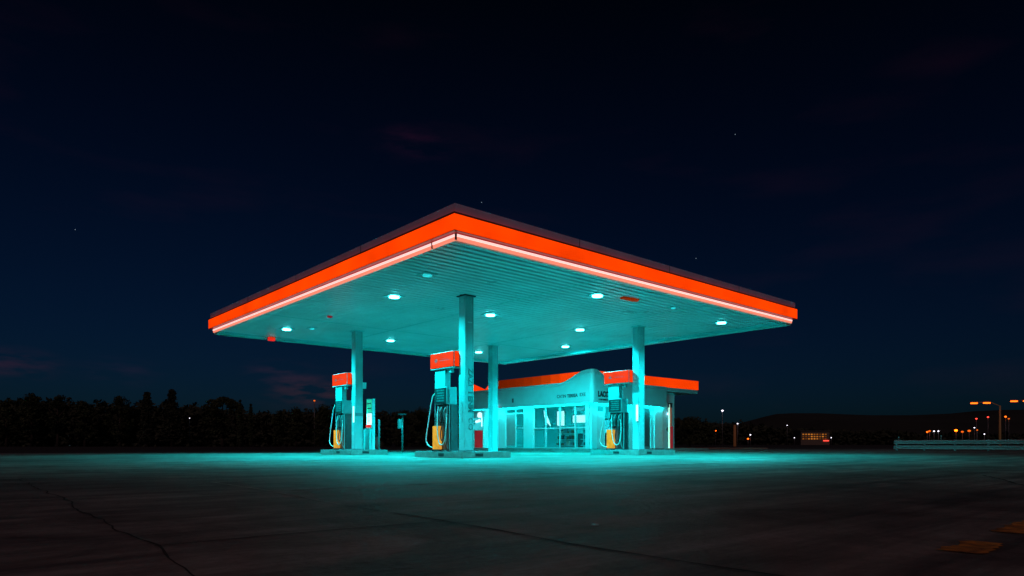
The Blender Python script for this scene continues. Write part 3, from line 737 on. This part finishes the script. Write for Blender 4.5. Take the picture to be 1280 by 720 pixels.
W = [(903, 514, 140, 'whitelamp', 'single white lamp floating high right of the shop', .28),
     (891, 540, 160, 'orangedim', 'low orange lamp nearest to the shop on its right', .35),
     (894.5, 539, 162, 'orange', 'brighter of the two low orange lamps right of the shop', .25),
     (922, 530, 120, 'whitelamp', 'white lamp at the top of a thick brown lit post', .16),
     (938, 544, 150, 'whitelamp', 'white lamp standing above a low orange light, right of the brown post', .2),
     (935, 549, 150, 'orange', 'low orange light at the foot of a white lamp, right of the brown post', .25),
     (984, 532, 260, 'whitelamp', 'tiny white lamp on the dark hill left of the orange-lit building', .22),
     (993, 547.5, 260, 'whitelamp', 'tiny white lamp low beside the left end of the orange-lit building', .24),
     (1039, 547.5, 260, 'whitelamp', 'tiny white lamp low beside the right end of the orange-lit building', .26),
     (1159, 540.5, 150, 'orange', 'orange lamp at the left end of the row above the guardrail', .26),
     (1162, 539.5, 150, 'orangedim', 'dimmer orange lamp close beside the leftmost one above the guardrail', .32),
     (1167.5, 539.5, 150, 'whitelamp', 'first small white lamp left of the orange floodlight', .22),
     (1173, 539.5, 150, 'whitelamp', 'second small white lamp, the one closer to the orange floodlight', .22),
     (1195, 539, 150, 'orangebig', 'brightest orange floodlight low above the guardrail', .42),
     (1203, 540.5, 150, 'orangedim', 'dim orange lamp just right of the bright floodlight', .35),
     (1211.5, 539.5, 150, 'orangedim', 'larger dim orange lamp between floodlight and thin white lamp', .42),
     (1218, 535, 150, 'whitelamp', 'thin white lamp in the cluster left of the tall street lamp', .18),
     (1221.5, 538, 150, 'orangedim', 'small orange lamp right beside the thin white lamp', .22),
     (1230.5, 543, 120, 'whitelamp', 'small white lamp low on its post just above the guardrail', .14),
     (1220.5, 524, 170, 'reddot', 'left one of two red lamps under the tall street lamp arm', .3),
     (1235, 522, 170, 'reddot', 'right one of two red lamps under the tall street lamp arm', .3),
     (1257, 521.5, 170, 'orange', 'upper orange lamp just right of the tall street lamp pole', .32),
     (1261, 524, 170, 'orangedim', 'lower orange lamp just right of the tall street lamp pole', .28),
     (100, 516, 130, 'whitelamp', 'small white lamp in front of the dark trees at the far left', .13),
     (237, 523, 110, 'whitelamp', 'small white lamp in front of the dark trees below the broad crowns', .1),
     (393, 501.5, 110, 'orangedim', 'faint orange lamp above the trees left of the left pump', .2)]
for px, py, d, m, lb, r in W: lamp(px, py, d, m, lb, r)
# thick post, light on its shaft put in as a faint glow
x, y = ray(918.5, 118); e = empty('utility_post', (x, y, 0), 'thick brown post with an added faint glow, right of the shop', 'post')
MB().tube([(0, 0, 0), (0, 0, 3.8)], .24, 12, taper=.2).build('shaft', glow('wood_added_glow', (.25, .08, .03), .12, (.3, .15, .08)), e, True); MB().disc(0, 0, 3.801, 3.88, .26).build('cap', 'dark', e)

# orange-lit building far away
x, y = ray(1019, 300); e = empty('distant_building', (x, y, 0), 'long low building with rows of glowing orange windows in front of the hill', 'building', rz=R(-41.3))
MB().box(-6.4, 6.4, 0, 8, 0, 6.0).build('wall', paint('far_wall', (.2, .16, .12), .8), e)
MB().box(-6.8, 6.8, -.4, 8.4, 6.001, 6.4).build('roof', 'roofdeck', e)
lw = [glow('warm_window', (1., .33, .04), q) for q in (.06, .2, .35, .5)]
for r_ in range(3):
    for k in range(9):
        MB().box(-5.7+k*1.25, -4.95+k*1.25, -.06, -.01, 2.5+r_*1.0, 3.0+r_*1.0).build('window', random.choice(lw), e)
s_ = MB().box(3.6, 6.0, -.2, -.05, 1.7, 2.1).build('lit_sign', 'reddot', e)

# van and gate posts at the far left
x, y = ray(68, 175); e = empty('parked_van', (x, y, 0), 'small pale van parked below the trees at the far left', 'van', rz=R(-41.3))
pr = [(-1.9, .45), (2.1, .45), (2.1, 1.1), (1.55, 1.35), (1.15, 2.05), (-1.9, 2.1)]
MB().prism(pr, 'y', 0, 1.8).build('body', glow('van_paint_added_glow', (.3, .32, .4), .03, (.7, .7, .72)), e)  # faint glow put in for moonlight on the van
MB().prism([(1.0, 1.35), (1.5, 1.35), (1.12, 1.95), (1.0, 1.95)], 'y', -.01, -.002).build('side_window', 'dark', e)
for xx in (-1.2, 1.3):
    w = MB().tube([(xx, -.05, .36), (xx, .2, .36)], .36, 16).build('wheel', 'dark', e); MB().tube([(xx, -.07, .36), (xx, -.051, .36)], .18, 12).build('rim', 'steel', w)
for i, px in enumerate((86.5, 91.5, 108)):
    x, y = ray(px, 150); e = empty('gate_post', (x, y, 0), ['pale gate post nearest to the van', 'pale gate post in the middle of three right of the van', 'thin pale gate post standing apart at the right of the other two'][i], 'post', 'gate posts')
    MB().box(-.2, .2, -.2, .2, 0, 2.4 if i < 2 else 1.7, .03).build('shaft', 'wall', e); MB().box(-.26, .26, -.26, .26, 2.401 if i < 2 else 1.701, 2.5 if i < 2 else 1.8).build('cap', 'wall', e)

# ------------------------------------------------------------------ hills and trees
def hill(name, prof, d, depth):
    mb = MB(); rows = []
    for px, py in prof:
        h_ = zat(py, d); col_ = []
        for k, (dd, f_) in enumerate(((-depth*.8, 0), (-depth*.4, .55), (0, 1), (depth*.5, .7), (depth, 0))):
            x, y = ray(px, d+dd); x2, y2 = far((px-640)/FOC*d, d+dd)
            col_.append(mb.bm.verts.new((x2, y2, max(-.5, h_*f_ + (random.uniform(-.03, .03)*h_ if f_ == .55 else 0)) if f_ else -1)))
        rows.append(col_)
    for A_, B_ in zip(rows, rows[1:]):
        for k in range(4): mb.bm.faces.new((A_[k], B_[k], B_[k+1], A_[k+1]))
    return tag(mb.build(name, 'hill', smooth=True), kind='structure')
hill('hill', [(780, 540), (840, 531), (880, 529), (920, 530), (945, 526), (955, 521), (970, 517.5), (990, 516.5), (1024, 516.5), (1060, 518), (1090, 519), (1140, 519), (1188, 517), (1217, 514), (1250, 512.5), (1300, 512), (1500, 508), (1700, 520)], 600, 250)
hill('hill', [(-700, 540), (-300, 530), (0, 526), (300, 524), (600, 530), (800, 538)], 800, 300)

def leaf_clump(bm, c, r, n, sz, flat=.8):
    for _ in range(n):
        while True:
            v = Vector((random.uniform(-1, 1), random.uniform(-1, 1), random.uniform(-1, 1)))
            if v.length < 1: break
        p = Vector(c) + Vector((v.x*r, v.y*r, v.z*r*flat))
        a = Vector((random.gauss(0, 1), random.gauss(0, 1), random.gauss(0, 1))).normalized(); b = a.orthogonal().normalized()
        q = sz*random.uniform(.5, 1.2)
        vs = [bm.verts.new(p + a*q), bm.verts.new(p + b*q*.6), bm.verts.new(p - a*q), bm.verts.new(p - b*q*.6)]
        bm.faces.new(vs)

def tree(px, d, ytop, shape, label, wpx=26, name='broadleaf_tree', seed=0):
    random.seed(seed+int(px)); x, y = ray(px, d); Ht = zat(ytop, d); w = wpx/FOC*d/2
    e = empty(name, (x, y, 0), label, 'tree', 'trees standing out from the tree line')
    t = MB(); t.tube([(0, 0, 0), (.05, 0, Ht*.25), (-.05, .05, Ht*.5), (.05, 0, Ht*.8)], Ht*.03, 8, taper=.05)
    for k in range(5 if shape != 'cypress' else 0):
        a = random.uniform(0, 6.28); z0 = Ht*random.uniform(.3, .6)
        t.tube([(0, 0, z0), (math.cos(a)*w*.4, math.sin(a)*w*.4, z0+Ht*.12), (math.cos(a)*w*.7, math.sin(a)*w*.7, z0+Ht*.2)], .09, 6, taper=.03)
    t.build('trunk', 'bark', e, True)
    c = MB()
    if shape == 'cypress':
        for k in range(14):
            f_ = k/13; leaf_clump(c.bm, (0, 0, Ht*(.08+.88*f_)), w*(.25+.85*math.sin(math.pi*min(1, f_*.9+.1))), 90, .2, 1.2)
    elif shape == 'conifer':
        for k in range(24):
            f_ = k/23; rr = w*(1-f_*.86)*random.uniform(.8, 1.15)
            for m in range(4):
                a = random.uniform(0, 6.28); leaf_clump(c.bm, (math.cos(a)*rr*.5, math.sin(a)*rr*.5, Ht*(.15+.83*f_)), rr*.55+.3, 45, .22, .7)
    elif shape == 'umbrella':
        for k in range(26):
            a = random.uniform(0, 6.28); q = math.sqrt(random.random())*w*.9
            leaf_clump(c.bm, (math.cos(a)*q, math.sin(a)*q, Ht*(.93-.22*(q/w)**2*random.uniform(.6, 1.6)) - .3), random.uniform(.5, 1.), 110, .2, .5)
        for k in range(18):
            a = random.uniform(0, 6.28); q = random.random()*w*.8; leaf_clump(c.bm, (math.cos(a)*q, math.sin(a)*q, Ht*random.uniform(.25, .7)), random.uniform(.6, 1.2), 90, .22)
    else:
        for k in range(44):
            a = random.uniform(0, 6.28); f_ = random.random(); q = math.sqrt(random.random())*w*.85*math.sin(math.pi*(.18+.72*f_))
            leaf_clump(c.bm, (math.cos(a)*q, math.sin(a)*q, Ht*(.2+.74*f_)-.2), random.uniform(.25, .95), 70, .2)
    c.build('crown', 'leaf' if shape != 'conifer' else 'leaf2', e)
TR = [(8, 105, 494, 'round', 'dark round tree touching the left edge of the photo', 34),
      (40, 112, 488, 'round', 'tall broad dark tree, the first high crown from the left', 34),
      (72, 108, 491, 'round', 'dark tree left of the small white lamp', 28),
      (106, 110, 495, 'round', 'rounded dark tree directly behind the leftmost white lamp', 26),
      (150, 112, 494, 'round', 'flat-topped dark tree between the two white lamps', 36),
      (184, 108, 491, 'conifer', 'shorter pointed conifer left of the tallest one', 20),
      (215, 105, 487.5, 'conifer', 'tallest pointed conifer in the left tree line', 26),
      (278, 100, 492, 'umbrella', 'umbrella-shaped pine with spreading flat crown', 46),
      (300, 98, 499, 'cypress', 'taller slim cypress right of the umbrella pine', 7),
      (313.5, 98, 504, 'cypress', 'shorter slim cypress, second right of the umbrella pine', 6),
      (349, 100, 512, 'round', 'small bushy tree midway between cypresses and left pump', 12),
      (370, 100, 508.5, 'round', 'small dark tree left of the canopy corner pump', 16),
      (403, 100, 505, 'round', 'dark tree immediately left of the left fuel pump', 28),
      (500, 105, 514, 'round', 'dark tree behind the thin post with meter box', 34),
      (525, 105, 508, 'round', 'dark tree immediately left of the nearest fuel pump', 30),
      (862, 110, 520, 'round', 'dark tree at the right end of the shop roof', 30),
      (883, 115, 528, 'round', 'low dark tree behind two orange lamps right of the shop', 22)]
for px, d, yt, shp, lb, w in TR:
    tree(px, d, yt, shp, lb, w, {'round': 'broadleaf_tree', 'conifer': 'conifer_tree', 'umbrella': 'pine_tree', 'cypress': 'cypress_tree'}[shp], 3)
random.seed(5)
def mass(name, prof, d, depth, n, sz, label, q=1.):
    mb = MB(); bm = mb.bm
    for _ in range(n):
        px = random.uniform(prof[0][0], prof[-1][0])
        for (p0_, y0_), (p1_, y1_) in zip(prof, prof[1:]):
            if p0_ <= px <= p1_: yt = y0_ + (y1_-y0_)*(px-p0_)/(p1_-p0_); break
        dd = d + random.uniform(0, depth); x, y = ray(px, dd); zt = zat(yt, dd)*(1+.06*math.sin(px*.55)+.07*math.sin(px*1.7)*math.sin(px*.13)+.05*math.sin(px*.21+2))
        z_ = zt*random.random()**.8
        leaf_clump(bm, (x, y, z_), random.uniform(.5, 1.3)*q, 8, sz)
    o = mb.build(name, 'leaf2'); return tag(o, label, 'woodland', kind='stuff')
mass('woodland', [(-520, 512), (-300, 505), (-60, 506), (20, 507), (60, 506), (120, 509), (180, 508), (235, 511), (255, 514), (285, 516), (330, 519), (345, 521), (380, 519), (420, 515), (460, 520), (520, 519), (560, 518), (600, 521)], 114, 12, 8600, .5,
     'dark mass of far-off woodland along the left horizon')
mass('woodland', [(840, 525), (870, 525), (890, 531), (940, 532), (980, 538), (1050, 541), (1120, 541), (1150, 545), (1330, 545)], 330, 20, 3000, 1.1,
     'low dark band of far-off woodland at the foot of the right hill', 2.)

# ------------------------------------------------------------------ stars
for i, (px, py, lb) in enumerate(((94, 287, 'faint star in the sky far left of the canopy'), (919, 168, 'faint star high up right of the canopy'), (870, 323, 'faint star just above the right part of the canopy'), (602, 253, 'faint star just over the canopy corner'))):
    d = 2400; x, y = ray(px, d); o = MB().ball((0, 0, 0), 1.3, 8).build('star', 'starm', smooth=True); o.location = (x, y, zat(py, d))
    tag(o, lb, 'star', 'stars')

# ------------------------------------------------------------------ sky and moonlight
w = bpy.data.worlds.new('World'); sc.world = w; w.use_nodes = True
nt = w.node_tree; N = nt.nodes.new; L = nt.links.new
bg = nt.nodes['Background']
sky = N('ShaderNodeTexSky'); sky.sky_type = 'NISHITA'; sky.sun_disc = False
SUN_EL, SUN_AZ = R(8), R(200)
sky.sun_elevation = SUN_EL; sky.sun_rotation = SUN_AZ
tint = N('ShaderNodeMix'); tint.data_type = 'RGBA'; tint.blend_type = 'MULTIPLY'; tint.inputs[0].default_value = 1
tint.inputs[7].default_value = (.05, .24, .62, 1)
L(sky.outputs[0], tint.inputs[6])
# dim reddish night clouds near the horizon
tc = N('ShaderNodeTexCoord'); mp = N('ShaderNodeMapping'); mp.inputs['Scale'].default_value = (2.2, 2.2, 9)
L(tc.outputs['Generated'], mp.inputs['Vector'])
cn = N('ShaderNodeTexNoise'); cn.inputs['Scale'].default_value = 1.7; cn.inputs['Detail'].default_value = 7
L(mp.outputs[0], cn.inputs['Vector'])
cr = N('ShaderNodeValToRGB'); cr.color_ramp.elements[0].position = .56; cr.color_ramp.elements[1].position = .85
cr.color_ramp.elements[0].color = (0, 0, 0, 1); cr.color_ramp.elements[1].color = (.38, .06, .12, 1)
L(cn.outputs['Fac'], cr.inputs['Fac'])
sp = N('ShaderNodeSeparateXYZ'); L(tc.outputs['Generated'], sp.inputs[0])
gr = N('ShaderNodeValToRGB'); gr.color_ramp.elements[0].position = .0; gr.color_ramp.elements[0].color = (.75, .75, .95, 1)
gr.color_ramp.elements[1].position = .55; gr.color_ramp.elements[1].color = (.16, .16, .16, 1)
e_ = gr.color_ramp.elements.new(.22); e_.color = (.5, .5, .6, 1)
L(sp.outputs[2], gr.inputs['Fac'])
t2 = N('ShaderNodeMix'); t2.data_type = 'RGBA'; t2.blend_type = 'MULTIPLY'; t2.inputs[0].default_value = 1
L(tint.outputs[2], t2.inputs[6]); L(gr.outputs[0], t2.inputs[7])
ad = N('ShaderNodeMix'); ad.data_type = 'RGBA'; ad.blend_type = 'ADD'; ad.inputs[0].default_value = 1
L(t2.outputs[2], ad.inputs[6]); L(cr.outputs[0], ad.inputs[7])
last = ad.outputs[2]
def cloud_at(px, py, deg, col):
    global last
    v = Vector((F[0]*FOC + U[0]*(px-640), F[1]*FOC + U[1]*(px-640), 555-py)).normalized()
    mpv = N('ShaderNodeVectorMath'); mpv.operation = 'SUBTRACT'; mpv.inputs[1].default_value = v; L(tc.outputs['Generated'], mpv.inputs[0])
    sc_ = N('ShaderNodeVectorMath'); sc_.operation = 'MULTIPLY'; sc_.inputs[1].default_value = (1, 1, 2.6); L(mpv.outputs[0], sc_.inputs[0])
    ln = N('ShaderNodeVectorMath'); ln.operation = 'LENGTH'; L(sc_.outputs[0], ln.inputs[0])
    mr = N('ShaderNodeMapRange'); mr.interpolation_type = 'SMOOTHSTEP'
    mr.inputs['From Min'].default_value = math.radians(deg); mr.inputs['From Max'].default_value = 0; L(ln.outputs['Value'], mr.inputs['Value'])
    nn = N('ShaderNodeTexNoise'); nn.inputs['Scale'].default_value = 9; nn.inputs['Detail'].default_value = 7
    L(mp.outputs[0], nn.inputs['Vector'])
    m2 = N('ShaderNodeMapRange'); m2.inputs['From Min'].default_value = .42; m2.inputs['From Max'].default_value = .75; L(nn.outputs['Fac'], m2.inputs['Value'])
    mm = N('ShaderNodeMath'); mm.operation = 'MULTIPLY'; L(mr.outputs[0], mm.inputs[0]); L(m2.outputs[0], mm.inputs[1])
    mx = N('ShaderNodeMix'); mx.data_type = 'RGBA'; mx.blend_type = 'ADD'; L(mm.outputs[0], mx.inputs[0]); L(last, mx.inputs[6]); mx.inputs[7].default_value = (*col, 1)
    last = mx.outputs[2]
cloud_at(388, 490, 4.5, (3.4, .7, .5)); cloud_at(350, 468, 4, (1.3, .3, .5)); cloud_at(15, 455, 4, (1.6, .2, .3)); cloud_at(522, 178, 5, (.6, .08, .3)); cloud_at(150, 465, 4, (.5, .1, .3))
L(last, bg.inputs['Color']); bg.inputs['Strength'].default_value = .012

sd = bpy.data.lights.new('moon_sun', 'SUN'); sd.energy = .23; sd.angle = R(6); sd.color = (1, .56, .56)
so = bpy.data.objects.new('moon_sun', sd); COL.objects.link(so)
so.rotation_euler = Vector((F[0]*.95, F[1]*.95 - .1, -.60)).to_track_quat('-Z', 'Y').to_euler(); so.location = (0, -20, 30)

# ------------------------------------------------------------------ camera
cd = bpy.data.cameras.new('camera'); cam = bpy.data.objects.new('camera', cd); COL.objects.link(cam)
cam.location = CAM; cam.rotation_euler = (R(90), 0, -math.atan2(F[0], F[1]))
cd.sensor_width = 36; cd.lens = FOC/1280*36; cd.shift_y = 195/1280
cd.clip_start = .05; cd.clip_end = 6000
sc.camera = cam
sc.render.resolution_x = 1024; sc.render.resolution_y = 576
sc.view_settings.view_transform = 'Standard'; sc.view_settings.look = 'None'
sc.view_settings.exposure = 0; sc.view_settings.gamma = 1
cy = sc.cycles if hasattr(sc, 'cycles') else None
sc.render.engine = 'CYCLES'
sc.cycles.use_denoising = True
sc.cycles.max_bounces = 8; sc.cycles.diffuse_bounces = 5; sc.cycles.glossy_bounces = 3; sc.cycles.transparent_max_bounces = 12
sc.cycles.sample_clamp_indirect = 6; sc.cycles.caustics_reflective = False; sc.cycles.caustics_refractive = False
